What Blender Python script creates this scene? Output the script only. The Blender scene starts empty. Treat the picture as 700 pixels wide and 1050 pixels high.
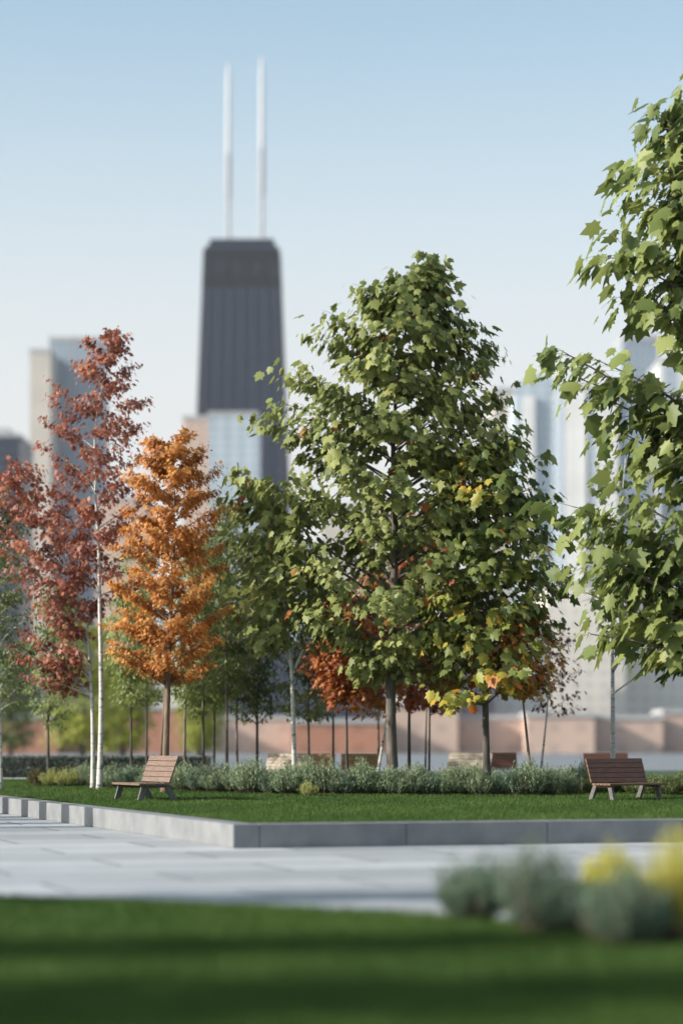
import bpy, bmesh, math, random
import numpy as np
from mathutils import Vector, Matrix
R = math.radians
scn = bpy.context.scene
COL = scn.collection
rnd = random.Random(7)

# ------------------------------------------------------------------ camera, light, exposure
FPX, HZ, CX, EYE = 2440.0, 763.0, 350.0, 1.6      # lens in photo pixels, horizon row, centre column, eye height
cam_d = bpy.data.cameras.new('camera'); cam = bpy.data.objects.new('camera', cam_d); COL.objects.link(cam)
scn.camera = cam
cam.location = (0, 0, EYE); cam.rotation_euler = (R(90), 0, 0)
cam_d.sensor_fit = 'VERTICAL'; cam_d.sensor_height = 36; cam_d.lens = 36 * FPX / 1050
cam_d.shift_y = (HZ - 525) / 1050
cam_d.clip_start = 0.5; cam_d.clip_end = 20000
cam_d.dof.use_dof = True; cam_d.dof.focus_distance = 51
cam_d.dof.aperture_fstop = cam_d.lens / 1000 / 0.20
cam_d.dof.aperture_blades = 0

SUN_EL = 25.0
sv = Vector((-0.965, -0.255, 0)).normalized()       # horizontal direction towards the sun
w = bpy.data.worlds.new('World'); scn.world = w; w.use_nodes = True
nt = w.node_tree; bg = nt.nodes['Background']
sky = nt.nodes.new('ShaderNodeTexSky'); sky.sky_type = 'NISHITA'; sky.sun_disc = False
sky.sun_elevation = R(SUN_EL); sky.sun_rotation = math.atan2(sv.x, sv.y)
sky.altitude = 0; sky.air_density = 1.0; sky.dust_density = 2.0; sky.ozone_density = 2.0
wtc = nt.nodes.new('ShaderNodeTexCoord'); wsp = nt.nodes.new('ShaderNodeSeparateXYZ'); nt.links.new(wtc.outputs['Generated'], wsp.inputs[0])
wmr = nt.nodes.new('ShaderNodeMapRange'); wmr.interpolation_type = 'SMOOTHSTEP'      # milky haze low in the sky
for k_, v_ in ((1, .11), (2, .32), (3, .95), (4, 0.0)): wmr.inputs[k_].default_value = v_
nt.links.new(wsp.outputs[2], wmr.inputs[0])
wmx = nt.nodes.new('ShaderNodeMix'); wmx.data_type = 'RGBA'; wmx.inputs[7].default_value = (2.80, 2.82, 2.83, 1)
nt.links.new(wmr.outputs[0], wmx.inputs[0]); whs = nt.nodes.new('ShaderNodeHueSaturation'); whs.inputs['Saturation'].default_value = .80; whs.inputs['Value'].default_value = .84
nt.links.new(sky.outputs[0], whs.inputs['Color']); wti = nt.nodes.new('ShaderNodeMix'); wti.data_type = 'RGBA'; wti.blend_type = 'MULTIPLY'; wti.inputs[0].default_value = 1; wti.inputs[7].default_value = (.86, .93, .86, 1)
nt.links.new(whs.outputs[0], wti.inputs[6]); nt.links.new(wti.outputs[2], wmx.inputs[6])
nt.links.new(wmx.outputs[2], bg.inputs[0]); bg.inputs[1].default_value = 0.14
sd = bpy.data.lights.new('sun', 'SUN'); sd.energy = 2.9; sd.angle = R(0.6); sd.color = (1, .94, .86)
so = bpy.data.objects.new('sun', sd); COL.objects.link(so)
tosun = Vector((sv.x * math.cos(R(SUN_EL)), sv.y * math.cos(R(SUN_EL)), math.sin(R(SUN_EL))))
so.rotation_euler = tosun.to_track_quat('Z', 'Y').to_euler(); so.location = (-30, -5, 30)
scn.view_settings.view_transform = 'Standard'; scn.view_settings.look = 'None'
scn.view_settings.exposure = 1.1; scn.view_settings.gamma = 1
scn.cycles.max_bounces = 6; scn.cycles.transparent_max_bounces = 8; scn.cycles.volume_bounces = 0
scn.cycles.use_denoising = True

def gx(px, d): return (px - CX) / FPX * d
def gz(py, d): return EYE + (HZ - py) / FPX * d
ZL = 0.34                                          # lawn level of the raised terrace
def dlawn(py): return (EYE - ZL) * FPX / (py - HZ)
# the lawn lies flat to 52 m and then climbs gently: flat-ground distance d -> real distance and height on the rise
def dm(d): return d if d < 52 else 52 + (d - 52) * .5
def zrise(y):
    if y <= 52: return ZL
    y = min(y, 84.0); return EYE - (EYE - ZL) * y / (52 + (y - 52) / .5)
def spot(px, d): return gx(px, dm(d)), dm(d), zrise(dm(d)), dm(d) / d
def lay(px, d, z=None):
    x, y, zz, k = spot(px, d); return (x, y, zz), k

# ------------------------------------------------------------------ materials
MATS = {}
def newmat(name):
    m = bpy.data.materials.new(name); m.use_nodes = True
    n = m.node_tree.nodes; l = m.node_tree.links
    b = n['Principled BSDF']; MATS[name] = m
    return m, n, l, b
def ramp(n, stops, interp='LINEAR'):
    r = n.new('ShaderNodeValToRGB'); r.color_ramp.interpolation = interp
    e = r.color_ramp.elements
    while len(e) < len(stops): e.new(0.5)
    for k, (p, c) in enumerate(stops): e[k].position = p; e[k].color = (*c, 1)
    return r
def noisemat(name, c1, c2, scale, rough=.8, bump=0.0, bscale=None, detail=6, stretch=(1,1,1), metal=0, dist=.02):
    m, n, l, b = newmat(name)
    tc = n.new('ShaderNodeTexCoord'); mp = n.new('ShaderNodeMapping'); mp.inputs['Scale'].default_value = stretch
    l.new(tc.outputs['Object'], mp.inputs[0])
    t = n.new('ShaderNodeTexNoise'); t.inputs['Scale'].default_value = scale; t.inputs['Detail'].default_value = detail
    l.new(mp.outputs[0], t.inputs['Vector'])
    r = ramp(n, [(.32, c1), (.68, c2)]); l.new(t.outputs['Fac'], r.inputs[0]); l.new(r.outputs[0], b.inputs['Base Color'])
    b.inputs['Roughness'].default_value = rough; b.inputs['Metallic'].default_value = metal
    if bump:
        t2 = n.new('ShaderNodeTexNoise'); t2.inputs['Scale'].default_value = bscale or scale * 4; t2.inputs['Detail'].default_value = 5
        l.new(mp.outputs[0], t2.inputs['Vector'])
        bp = n.new('ShaderNodeBump'); bp.inputs['Strength'].default_value = bump; bp.inputs['Distance'].default_value = dist
        l.new(t2.outputs['Fac'], bp.inputs['Height']); l.new(bp.outputs[0], b.inputs['Normal'])
    return m
def leafmat(name, stops, trans=.35, rough=.5, spec=.35):
    """leaf colour picked per leaf from its own 'tint' value, light passing through the blade"""
    m, n, l, b = newmat(name)
    a = n.new('ShaderNodeAttribute'); a.attribute_name = 'tint'
    r = ramp(n, stops); l.new(a.outputs['Fac'], r.inputs[0])
    l.new(r.outputs[0], b.inputs['Base Color']); b.inputs['Roughness'].default_value = rough
    b.inputs['Specular IOR Level'].default_value = spec
    tr = n.new('ShaderNodeBsdfTranslucent'); l.new(r.outputs[0], tr.inputs[0])
    mx = n.new('ShaderNodeMixShader'); mx.inputs[0].default_value = trans
    l.new(b.outputs[0], mx.inputs[1]); l.new(tr.outputs[0], mx.inputs[2])
    l.new(mx.outputs[0], n['Material Output'].inputs[0])
    return m
def facade(name, wall, glass, bay, floor, fx=.55, fz=.5, rough=.5, grough=.15):
    m, n, l, b = newmat(name)
    tc = n.new('ShaderNodeTexCoord'); s = n.new('ShaderNodeSeparateXYZ'); l.new(tc.outputs['Object'], s.inputs[0])
    def mth(op, a, bb=None):
        q = n.new('ShaderNodeMath'); q.operation = op
        for i, v in enumerate((a, bb)):
            if v is None: continue
            if isinstance(v, (int, float)): q.inputs[i].default_value = v
            else: l.new(v, q.inputs[i])
        return q.outputs[0]
    u = mth('ADD', s.outputs[0], s.outputs[1])
    mu = mth('LESS_THAN', mth('FRACT', mth('DIVIDE', u, bay)), fx)
    mz = mth('LESS_THAN', mth('FRACT', mth('DIVIDE', s.outputs[2], floor)), fz)
    mask = mth('MULTIPLY', mu, mz)
    ns = n.new('ShaderNodeTexNoise'); ns.inputs['Scale'].default_value = .08; l.new(tc.outputs['Object'], ns.inputs['Vector'])
    mr = n.new('ShaderNodeMapRange'); mr.inputs[3].default_value = .82; mr.inputs[4].default_value = 1.15
    l.new(ns.outputs['Fac'], mr.inputs[0])
    mix = n.new('ShaderNodeMix'); mix.data_type = 'RGBA'; mix.inputs[6].default_value = (*wall, 1); mix.inputs[7].default_value = (*glass, 1)
    l.new(mask, mix.inputs[0])
    ml = n.new('ShaderNodeMix'); ml.data_type = 'RGBA'; ml.blend_type = 'MULTIPLY'; ml.inputs[0].default_value = 1
    l.new(mix.outputs[2], ml.inputs[6]); l.new(mr.outputs[0], ml.inputs[7])
    l.new(ml.outputs[2], b.inputs['Base Color'])
    l.new(mth('ADD', mth('MULTIPLY', mask, grough - rough), rough), b.inputs['Roughness'])
    return m

M_lawn = noisemat('lawn_soil', (.020, .045, .014), (.035, .075, .02), 1.2, .95, .6, 40)
M_granite = noisemat('pale_granite', (.165, .17, .178), (.235, .238, .24), 2.2, .75, .15, 120, dist=.004)
M_ground = noisemat('grey_ground', (.15, .165, .18), (.21, .225, .235), .05, .85)
M_path = noisemat('light_path', (.46, .46, .45), (.58, .58, .56), 3, .85)
M_soil = noisemat('bark_mulch', (.035, .025, .018), (.07, .05, .035), 25, .95, .6, 60)
M_bark = noisemat('grey_brown_bark', (.11, .088, .07), (.24, .20, .16), 7, .9, .8, 16, stretch=(1, 1, .25), dist=.03)
M_barkm = noisemat('grey_maple_bark', (.075, .065, .055), (.17, .145, .12), 7, .9, .8, 16, stretch=(1, 1, .25), dist=.03)
M_barkd = noisemat('dark_bark', (.045, .04, .037), (.12, .105, .09), 7, .9, .8, 16, stretch=(1, 1, .25), dist=.03)
M_barkr = noisemat('reddish_bark', (.13, .085, .06), (.26, .18, .13), 7, .9, .8, 16, stretch=(1, 1, .25), dist=.03)
M_birch, n, l, b = newmat('white_birch_bark')
tc = n.new('ShaderNodeTexCoord'); mp = n.new('ShaderNodeMapping'); mp.inputs['Scale'].default_value = (3, 3, 9); l.new(tc.outputs['Object'], mp.inputs[0])
t = n.new('ShaderNodeTexNoise'); t.inputs['Scale'].default_value = 1.4; t.inputs['Detail'].default_value = 5; l.new(mp.outputs[0], t.inputs['Vector'])
r = ramp(n, [(.30, (.05, .045, .04)), (.40, (.40, .38, .35)), (.5, (.55, .53, .49)), (.8, (.64, .62, .58))]); l.new(t.outputs['Fac'], r.inputs[0]); l.new(r.outputs[0], b.inputs['Base Color'])
b.inputs['Roughness'].default_value = .7
M_wood = noisemat('oiled_hardwood', (.13, .082, .058), (.22, .14, .098), 5, .55, .25, 30, stretch=(1, 9, 9), dist=.004)
M_woodp = noisemat('pale_wood', (.30, .245, .18), (.42, .35, .26), 5, .6, .25, 30, stretch=(1, 9, 9), dist=.004)  # paler tan bench wood
M_woodg = noisemat('golden_wood', (.26, .165, .075), (.38, .25, .12), 5, .6, .25, 30, stretch=(1, 9, 9), dist=.004)
M_woodd = noisemat('shaded_dark_wood', (.12, .05, .03), (.22, .10, .06), 5, .55, .25, 30, stretch=(1, 9, 9), dist=.004)  # darker wood copy; shade of benches turned from the sun put into the colour
M_iron = noisemat('grey_cast_metal', (.10, .095, .09), (.16, .15, .14), 20, .6, .1, 60, metal=.2, dist=.003)
M_stem = noisemat('shrub_stem', (.10, .075, .05), (.16, .12, .08), 20, .9)

# paving: large slabs with slight tone differences, thin joints, laid parallel to the retaining wall
ANG = R(18.5)
M_pave, n, l, b = newmat('stone_paving')
tc = n.new('ShaderNodeTexCoord'); mp = n.new('ShaderNodeMapping'); mp.vector_type = 'POINT'
mp.inputs['Rotation'].default_value = (0, 0, -ANG); l.new(tc.outputs['Object'], mp.inputs[0])
br = n.new('ShaderNodeTexBrick'); br.inputs['Scale'].default_value = 1; br.inputs['Brick Width'].default_value = 3.6; br.inputs['Row Height'].default_value = 1.8
br.inputs['Mortar Size'].default_value = .03; br.inputs['Mortar Smooth'].default_value = .1; br.offset = .5; br.inputs['Bias'].default_value = 0
br.inputs['Color1'].default_value = (.285, .295, .305, 1); br.inputs['Color2'].default_value = (.45, .46, .47, 1); br.inputs['Mortar'].default_value = (.10, .10, .11, 1)
l.new(mp.outputs[0], br.inputs['Vector'])
ns = n.new('ShaderNodeTexNoise'); ns.inputs['Scale'].default_value = 3; ns.inputs['Detail'].default_value = 8; l.new(tc.outputs['Object'], ns.inputs['Vector'])
ns2 = n.new('ShaderNodeTexNoise'); ns2.inputs['Scale'].default_value = .45; ns2.inputs['Detail'].default_value = 5; l.new(tc.outputs['Object'], ns2.inputs['Vector'])
ad = n.new('ShaderNodeMath'); ad.operation = 'ADD'; l.new(ns.outputs['Fac'], ad.inputs[0]); l.new(ns2.outputs['Fac'], ad.inputs[1])
mr = n.new('ShaderNodeMapRange'); mr.inputs[1].default_value = .6; mr.inputs[2].default_value = 1.4; mr.inputs[3].default_value = .84; mr.inputs[4].default_value = 1.12; l.new(ad.outputs[0], mr.inputs[0])
ml = n.new('ShaderNodeMix'); ml.data_type = 'RGBA'; ml.blend_type = 'MULTIPLY'; ml.inputs[0].default_value = 1
l.new(br.outputs['Color'], ml.inputs[6]); l.new(mr.outputs[0], ml.inputs[7]); l.new(ml.outputs[2], b.inputs['Base Color'])
b.inputs['Roughness'].default_value = .7

G = lambda *s: list(s)
M_green = leafmat('green_maple_leaf', [(0, (.10, .13, .04)), (.3, (.20, .235, .07)), (.75, (.34, .365, .12)), (.93, (.46, .46, .17)), (.965, (.35, .13, .03)), (1, (.24, .07, .03))], .38)
M_greenR = leafmat('fresh_green_maple_leaf', [(0, (.09, .13, .04)), (.4, (.19, .235, .07)), (.85, (.33, .365, .115)), (1, (.46, .44, .16))], .38)
M_turn = leafmat('turning_maple_leaf', [(0, (.08, .12, .03)), (.35, (.20, .235, .06)), (.55, (.33, .35, .08)), (.75, (.55, .40, .05)), (.9, (.50, .17, .03)), (1, (.28, .06, .02))], .38)
M_orange = leafmat('orange_leaf', [(0, (.34, .12, .035)), (.3, (.54, .22, .055)), (.7, (.74, .39, .12)), (1, (.82, .54, .21))], .48)
M_redor = leafmat('orange_red_leaf', [(0, (.26, .06, .03)), (.35, (.46, .13, .05)), (.7, (.70, .32, .10)), (1, (.78, .54, .16))], .45)
M_red = leafmat('russet_leaf', [(0, (.19, .065, .048)), (.4, (.33, .115, .075)), (.8, (.47, .185, .10)), (1, (.58, .29, .13))], .35)
M_dkred = leafmat('dark_purple_red_leaf', [(0, (.06, .02, .015)), (.5, (.16, .05, .035)), (1, (.30, .13, .06))], .3)
M_fine = leafmat('small_green_leaf', [(0, (.15, .19, .06)), (.5, (.27, .32, .10)), (1, (.40, .44, .16))], .35)
M_dkfine = leafmat('dark_green_leaf', [(0, (.08, .115, .04)), (.5, (.15, .195, .065)), (1, (.26, .31, .11))], .3)
M_yg = leafmat('yellow_green_leaf', [(0, (.16, .20, .03)), (.5, (.30, .33, .05)), (1, (.45, .43, .08))], .4)
M_sage = leafmat('sage_leaf', [(0, (.11, .16, .09)), (.5, (.27, .34, .20)), (1, (.48, .54, .35))], .3, .6, .2)
M_sage2 = leafmat('blue_green_leaf', [(0, (.07, .12, .08)), (.5, (.17, .25, .17)), (1, (.32, .40, .28))], .3, .6, .2)
M_yel = leafmat('golden_shrub_leaf', [(0, (.36, .35, .05)), (.5, (.62, .58, .09)), (1, (.80, .74, .20))], .35, .6, .2)
M_brsh = leafmat('brown_shrub_leaf', [(0, (.05, .045, .02)), (.5, (.12, .10, .04)), (1, (.20, .17, .07))], .3, .7, .2)
M_hedge = leafmat('dark_hedge_leaf', [(0, (.10, .12, .105)), (.5, (.17, .195, .17)), (1, (.27, .30, .26))], .2, .6, .2)
M_grass = leafmat('grass_blade', [(0, (.036, .080, .015)), (.5, (.072, .135, .027)), (.9, (.12, .185, .042)), (1, (.24, .21, .09))], .4, .55, .2)

# ------------------------------------------------------------------ object helpers
def link(o, parent=None):
    COL.objects.link(o)
    if parent is not None: o.parent = parent
    return o
def tag(o, label=None, cat=None, group=None, kind=None):
    if label: o['label'] = label
    if cat: o['category'] = cat
    if group: o['group'] = group
    if kind: o['kind'] = kind
    return o
def empty(name, loc, rz=0):
    o = bpy.data.objects.new(name, None); COL.objects.link(o); o.location = loc; o.rotation_euler = (0, 0, rz); o.empty_display_size = .3
    return o
def obj(name, verts, faces, mat, parent=None, smooth=False):
    me = bpy.data.meshes.new(name); me.from_pydata([tuple(v) for v in verts], [], [tuple(f) for f in faces]); me.update()
    me.materials.append(mat)
    if smooth: me.polygons.foreach_set('use_smooth', [True] * len(me.polygons))
    return link(bpy.data.objects.new(name, me), parent)
class MB:
    def __init__(s): s.v = []; s.f = []
    def box(s, c, size, rot=None):
        k = len(s.v); hx, hy, hz = size[0] / 2, size[1] / 2, size[2] / 2
        for dz in (-hz, hz):
            for dx, dy in ((-hx, -hy), (hx, -hy), (hx, hy), (-hx, hy)):
                p = Vector((dx, dy, dz))
                if rot is not None: p = rot @ p
                s.v.append(p + Vector(c))
        s.f += [tuple(k + i for i in q) for q in ((3, 2, 1, 0), (4, 5, 6, 7), (0, 1, 5, 4), (1, 2, 6, 5), (2, 3, 7, 6), (3, 0, 4, 7))]
    def prism(s, pts, z0, z1, pts1=None):
        k = len(s.v); n = len(pts); pts1 = pts1 or pts
        s.v += [Vector((p[0], p[1], z0)) for p in pts] + [Vector((p[0], p[1], z1)) for p in pts1]
        s.f.append(tuple(k + i for i in range(n - 1, -1, -1))); s.f.append(tuple(k + n + i for i in range(n)))
        for i in range(n): j = (i + 1) % n; s.f.append((k + i, k + j, k + n + j, k + n + i))
    def extr(s, pts, x0, x1):
        """outline in the YZ plane pushed from x0 to x1"""
        k = len(s.v); n = len(pts)
        s.v += [Vector((x0, p[0], p[1])) for p in pts] + [Vector((x1, p[0], p[1])) for p in pts]
        s.f.append(tuple(k + i for i in range(n))); s.f.append(tuple(k + n + i for i in range(n - 1, -1, -1)))
        for i in range(n): j = (i + 1) % n; s.f.append((k + j, k + i, k + n + i, k + n + j))
    def tube(s, pts, rad, seg=6, cap=True):
        pts = [Vector(p) for p in pts]; k0 = len(s.v)
        for i, p in enumerate(pts):
            d = (pts[min(i + 1, len(pts) - 1)] - pts[max(i - 1, 0)]).normalized()
            a = d.cross(Vector((0, 1, .01))) if abs(d.y) < .9 else d.cross(Vector((1, 0, 0)))
            a.normalize(); bb = d.cross(a)
            for q in range(seg):
                t = 2 * math.pi * q / seg
                s.v.append(p + (a * math.cos(t) + bb * math.sin(t)) * rad[i])
        for i in range(len(pts) - 1):
            for q in range(seg):
                r = (q + 1) % seg
                s.f.append((k0 + i * seg + q, k0 + i * seg + r, k0 + (i + 1) * seg + r, k0 + (i + 1) * seg + q))
        if cap:
            s.f.append(tuple(k0 + q for q in range(seg - 1, -1, -1))); e = k0 + (len(pts) - 1) * seg
            s.f.append(tuple(e + q for q in range(seg)))
    def build(s, name, mat, parent=None, smooth=False, bevel=0):
        o = obj(name, s.v, s.f, mat, parent, smooth)
        if bevel:
            m = o.modifiers.new('bevel', 'BEVEL'); m.width = bevel; m.segments = 2; m.limit_method = 'ANGLE'
        return o
def copy_tree(o, parent=None):
    c = o.copy(); COL.objects.link(c); c.parent = parent
    for ch in list(o.children): copy_tree(ch, c)
    return c

# leaf templates: (vertices, faces); stalk at the origin, tip towards +Y, folded along the midrib
def fold(p, k=.35, dr=.25): return (p[0], p[1], -abs(p[0]) * k - p[1] * p[1] * dr)
mr_ = [(0, 0), (.24, -.12), (.28, .05), (.50, .14), (.38, .33), (.54, .62), (.28, .60), (.19, .76), (0, 1.02)]
MAPLE_V = [fold(p) for p in mr_] + [fold((-p[0], p[1])) for p in mr_[1:-1]]
MAPLE_F = [tuple(range(9)), (0, 8, 15, 14, 13, 12, 11, 10, 9)]
OVAL_V = [fold(p, .3, .2) for p in ((0, 0), (.24, .35), (0, 1), (-.24, .35))]; OVAL_F = [(0, 1, 2), (0, 2, 3)]
STAR_V = [fold(p, .3, .3) for p in ((0, 0), (.42, .05), (.22, .32), (.48, .62), (.12, .62), (0, 1), (-.12, .62), (-.48, .62), (-.22, .32), (-.42, .05))]
STAR_F = [(0, 1, 2, 3, 4, 5), (0, 5, 6, 7, 8, 9)]
NARROW_V = [(-.07, 0, 0), (.07, 0, 0), (.10, .5, .04), (0, 1, 0), (-.10, .5, .04)]; NARROW_F = [(0, 1, 2, 3, 4)]
BLADE_V = [(-.10, 0, 0), (.10, 0, 0), (.05, .6, .06), (0, 1, .28)]; BLADE_F = [(0, 1, 2), (0, 2, 3)][:1] + [(0, 2, 3)]
TEMPL = dict(maple=(MAPLE_V, MAPLE_F), oval=(OVAL_V, OVAL_F), star=(STAR_V, STAR_F), narrow=(NARROW_V, NARROW_F), blade=(BLADE_V, BLADE_F))
def leaves_mesh(name, kind, pos, dirs, nors, size, tint, mat, parent=None):
    """pos, dirs (stalk->tip), nors (blade normal): (N,3) arrays"""
    tv, tf = TEMPL[kind]; tv = np.array(tv, float); N = len(pos); nv = len(tv)
    y = dirs / (np.linalg.norm(dirs, axis=1, keepdims=True) + 1e-9)
    x = np.cross(y, nors); x /= (np.linalg.norm(x, axis=1, keepdims=True) + 1e-9)
    z = np.cross(x, y)
    wv = np.random.default_rng(N).uniform(.75, 1.12, N)[:, None, None]; cu = np.random.default_rng(N + 1).uniform(.1, 1.5, N)[:, None, None]
    V = pos[:, None, :] + size[:, None, None] * (wv * tv[None, :, 0:1] * x[:, None, :] + tv[None, :, 1:2] * y[:, None, :] + cu * tv[None, :, 2:3] * z[:, None, :])
    nl = sum(len(f) for f in tf); nf = len(tf)
    loops = (np.concatenate([np.array(f) for f in tf])[None, :] + (np.arange(N) * nv)[:, None]).ravel()
    lens = np.array([len(f) for f in tf]); st = np.concatenate([[0], np.cumsum(lens)[:-1]])
    starts = (st[None, :] + (np.arange(N) * nl)[:, None]).ravel()
    me = bpy.data.meshes.new(name); me.vertices.add(N * nv); me.loops.add(N * nl); me.polygons.add(N * nf)
    me.vertices.foreach_set('co', V.astype(np.float32).ravel()); me.loops.foreach_set('vertex_index', loops.astype(np.int32))
    me.polygons.foreach_set('loop_start', starts.astype(np.int32)); me.update(calc_edges=True)
    at = me.attributes.new('tint', 'FLOAT', 'FACE'); at.data.foreach_set('value', np.repeat(tint, nf).astype(np.float32))
    me.materials.append(mat); me.validate()
    return link(bpy.data.objects.new(name, me), parent)

# ------------------------------------------------------------------ tree builder
def tree(name, label, cat, px, d, trunk_r, env, leaf, leaf_size, n_limb, twigs, leaves, mat_leaf, mat_bark,
         group=None, seed=1, lean=0, z0=None, droop=.5, depth=.85, trunk_top=None, tint_shift=0, spread=.55, fork=None,
         bare=0.0, low_turn=0.0, wob=.12, trunk_px=None, tw_len=.28, boughs=()):
    """env: rows (photo row, left px, right px) of the crown outline, turned into metres at distance d.
    trunk_px: optional (row, column) points the stem passes through."""
    g = np.random.default_rng(seed); rr = random.Random(seed)
    if z0 is None:
        kk = dm(d) / d; d = dm(d); leaf_size *= kk; trunk_r *= kk; z0 = zrise(d)
        if fork: fork = [(f_, q_ * kk) for f_, q_ in fork]
    base = Vector((gx(px, d), d, z0))
    root = empty(name, base); tag(root, label, cat, group)
    E = sorted([(gz(y, d) - base.z, gx(a, d) - base.x, gx(c, d) - base.x) for y, a, c in env])
    zs = [e[0] for e in E]; zl = [e[1] for e in E]; zr = [e[2] for e in E]
    ztop = zs[-1]; zbot = zs[0]
    mid_top = (zl[-1] + zr[-1]) / 2
    if trunk_px:
        tp = sorted([(gz(y, d) - base.z, gx(x, d) - base.x) for y, x in trunk_px]); tp = [(0, 0)] + tp + [(ztop, mid_top)]
    else:
        tp = [(0, 0), (zbot, lean), ((zbot + ztop) / 2, lean + (mid_top - lean) * .45), (ztop, mid_top)]
    ph = rr.uniform(0, 6)
    def axis(z):
        x = float(np.interp(z, [q[0] for q in tp], [q[1] for q in tp]))
        return Vector((x + math.sin(z * .8 + ph) * trunk_r * .35, math.sin(z * .6 + ph * 2) * trunk_r * .5, z))
    tb = MB(); hs = [ -.1, .12] + [ztop * k / 14 for k in range(1, 15)]
    rad = [trunk_r * 1.35, trunk_r * 1.1] + [max(trunk_r * (1 - .93 * (k / 14) ** .9), .012) for k in range(1, 15)]
    tb.tube([axis(h) for h in hs], rad, 10)
    def tr(z): return float(np.interp(z, hs, rad))
    bb = MB()
    P = []; D = []; NR = []
    if fork:
        for (fpts, fr) in fork:                    # extra stems given in photo pixels
            pts = [Vector((gx(x, d) - base.x, dy, gz(y, d) - base.z)) for (x, y, dy) in fpts]
            bb.tube(pts, [fr * (1 - .8 * k / max(1, len(pts) - 1)) for k in range(len(pts))], 7)
    ga = 2.39996
    off = rr.uniform(0, 6)
    for i in range(n_limb + len(boughs)):
        f = (i + .5) / n_limb if i < n_limb else .5
        # more limbs where the crown is wide
        zt = zbot + (ztop - zbot) * (f ** .88)
        az = i * ga + off
        ca, sa = math.cos(az), math.sin(az)
        L = float(np.interp(zt, zs, zl)); Rr = float(np.interp(zt, zs, zr))
        axp = axis(zt)
        cxm = (L + Rr) / 2
        rx = (Rr - L) / 2
        u = rr.uniform(.3, 1.0) ** .6 * (1.16 if rr.random() < .18 else 1)
        tgt = Vector((cxm + ca * rx * u, sa * rx * depth * u, zt + rr.uniform(-.2, .2)))
        if i >= n_limb:
            bx_, by_, bd_ = boughs[i - n_limb]; tgt = Vector((gx(bx_, d) - base.x, bd_, gz(by_, d) - base.z)); zt = tgt.z; axp = axis(zt)
        hd = (Vector((tgt.x, tgt.y, 0)) - Vector((axp.x, axp.y, 0))).length
        za = max(zt - hd * spread - rr.uniform(0, .3), min(zbot * .92, zt)); za = max(za, .5)
        a = axis(za)
        mid = a.lerp(tgt, .5) + Vector((rr.uniform(-1, 1) * wob * hd, rr.uniform(-1, 1) * wob * hd, hd * .08))
        pts = [a.lerp(mid, t).lerp(mid.lerp(tgt, t), t) for t in (0, .2, .4, .6, .8, 1)]
        r0 = min(tr(za) * .5, .018 + hd * .014)
        bb.tube(pts, [r0, r0 * .85, r0 * .68, r0 * .5, r0 * .34, max(r0 * .15, .004)], 5, False)
        if rr.random() < bare: continue
        for k in range(twigs):
            t = .25 + .75 * ((k + rr.random()) / twigs)
            q = pts[min(4, int(t * 5))].lerp(pts[min(5, int(t * 5) + 1)], t * 5 % 1) if t < 1 else pts[5]
            sgn = 1 if k % 2 else -1
            out = (tgt - a); out.z *= .3; out.normalize()
            side = Vector((-out.y, out.x, 0)) * sgn
            tdir = (out * rr.uniform(.3, 1) + side * rr.uniform(.2, 1.1) + Vector((0, 0, rr.uniform(-.25, .45)))).normalized()
            tl = max(hd, .8) * rr.uniform(.6, 1.15) * tw_len * (1.25 - .6 * t)
            tl = max(tl, leaf_size * 2.2)
            e = q + tdir * tl
            m2 = q.lerp(e, .5) + Vector((0, 0, tl * .08))
            bb.tube([q, m2, e - Vector((0, 0, tl * .05))], [max(r0 * .22, .005), .005, .003], 3, False)
            nl = max(2, int(leaves * rr.uniform(.6, 1.3)))
            for j in range(nl):
                s = (j + rr.random()) / nl
                p = q.lerp(e, .12 + .95 * s)
                sg = leaf_size * .9
                p = p + Vector((rr.gauss(0, 1) * sg * .8, rr.gauss(0, 1) * sg * .8, rr.gauss(0, 1) * sg * .55))
                P.append(p)
                ax_ = axis(p.z); ro = Vector((p.x - ax_.x, p.y - ax_.y, 0)); ro = ro.normalized() if ro.length > .05 else Vector((0, -1, 0))
                dd = (tdir * .35 + ro * .45 + Vector((rr.gauss(0, .45), rr.gauss(0, .45), rr.gauss(0, .35) - droop - .35)))
                D.append(dd); NR.append(ro * 1.0 + Vector((rr.gauss(0, .5), rr.gauss(0, .5), rr.gauss(0, .4) + .75)))
    tb.build('trunk', mat_bark, root, True)
    bb.build('branches', mat_bark, root, True)
    N = len(P)
    pos = np.array(P); size = leaf_size * g.uniform(.45, 1.25, N)
    # leaves of one clump share a tone, with single leaves scattered round it
    cl = np.sin(pos[:, 0] * 1.7 + seed) * np.sin(pos[:, 2] * 2.1 + seed * 2) * np.sin(pos[:, 1] * 1.9 + seed)
    rel = np.clip((pos[:, 2] - zbot) / (ztop - zbot), 0, 1)      # the lowest leaves turn first
    tint = np.clip(.45 + tint_shift + low_turn * np.clip(1 - rel * 2.2, 0, 1) + .28 * cl + g.normal(0, .17, N), 0, .93)
    odd = g.random(N) < .012; tint[odd] = g.uniform(.93, 1, odd.sum())
    c = leaves_mesh('crown', leaf, pos, np.array(D), np.array(NR), size, tint, mat_leaf, root)
    c.location = (0, 0, 0)
    return root

# ------------------------------------------------------------------ the setting
def sheet(name, pts, z, mat, kind='structure'):
    o = obj(name, [(p[0], p[1], z) for p in pts], [tuple(range(len(pts)))], mat); tag(o, kind=kind); return o
sheet('ground', [(-6000, -300), (6000, -300), (6000, 9000), (-6000, 9000)], -.012, M_ground)
ld = Vector((-math.sin(ANG), math.cos(ANG), 0)); rd = Vector((math.cos(ANG), math.sin(ANG), 0))
Cn = Vector((-1.66, 36.5, 0))
sheet('plaza', [(-60, -6), (60, -6), (60, 70), (-60, 70)], 0.0, M_pave)
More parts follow.
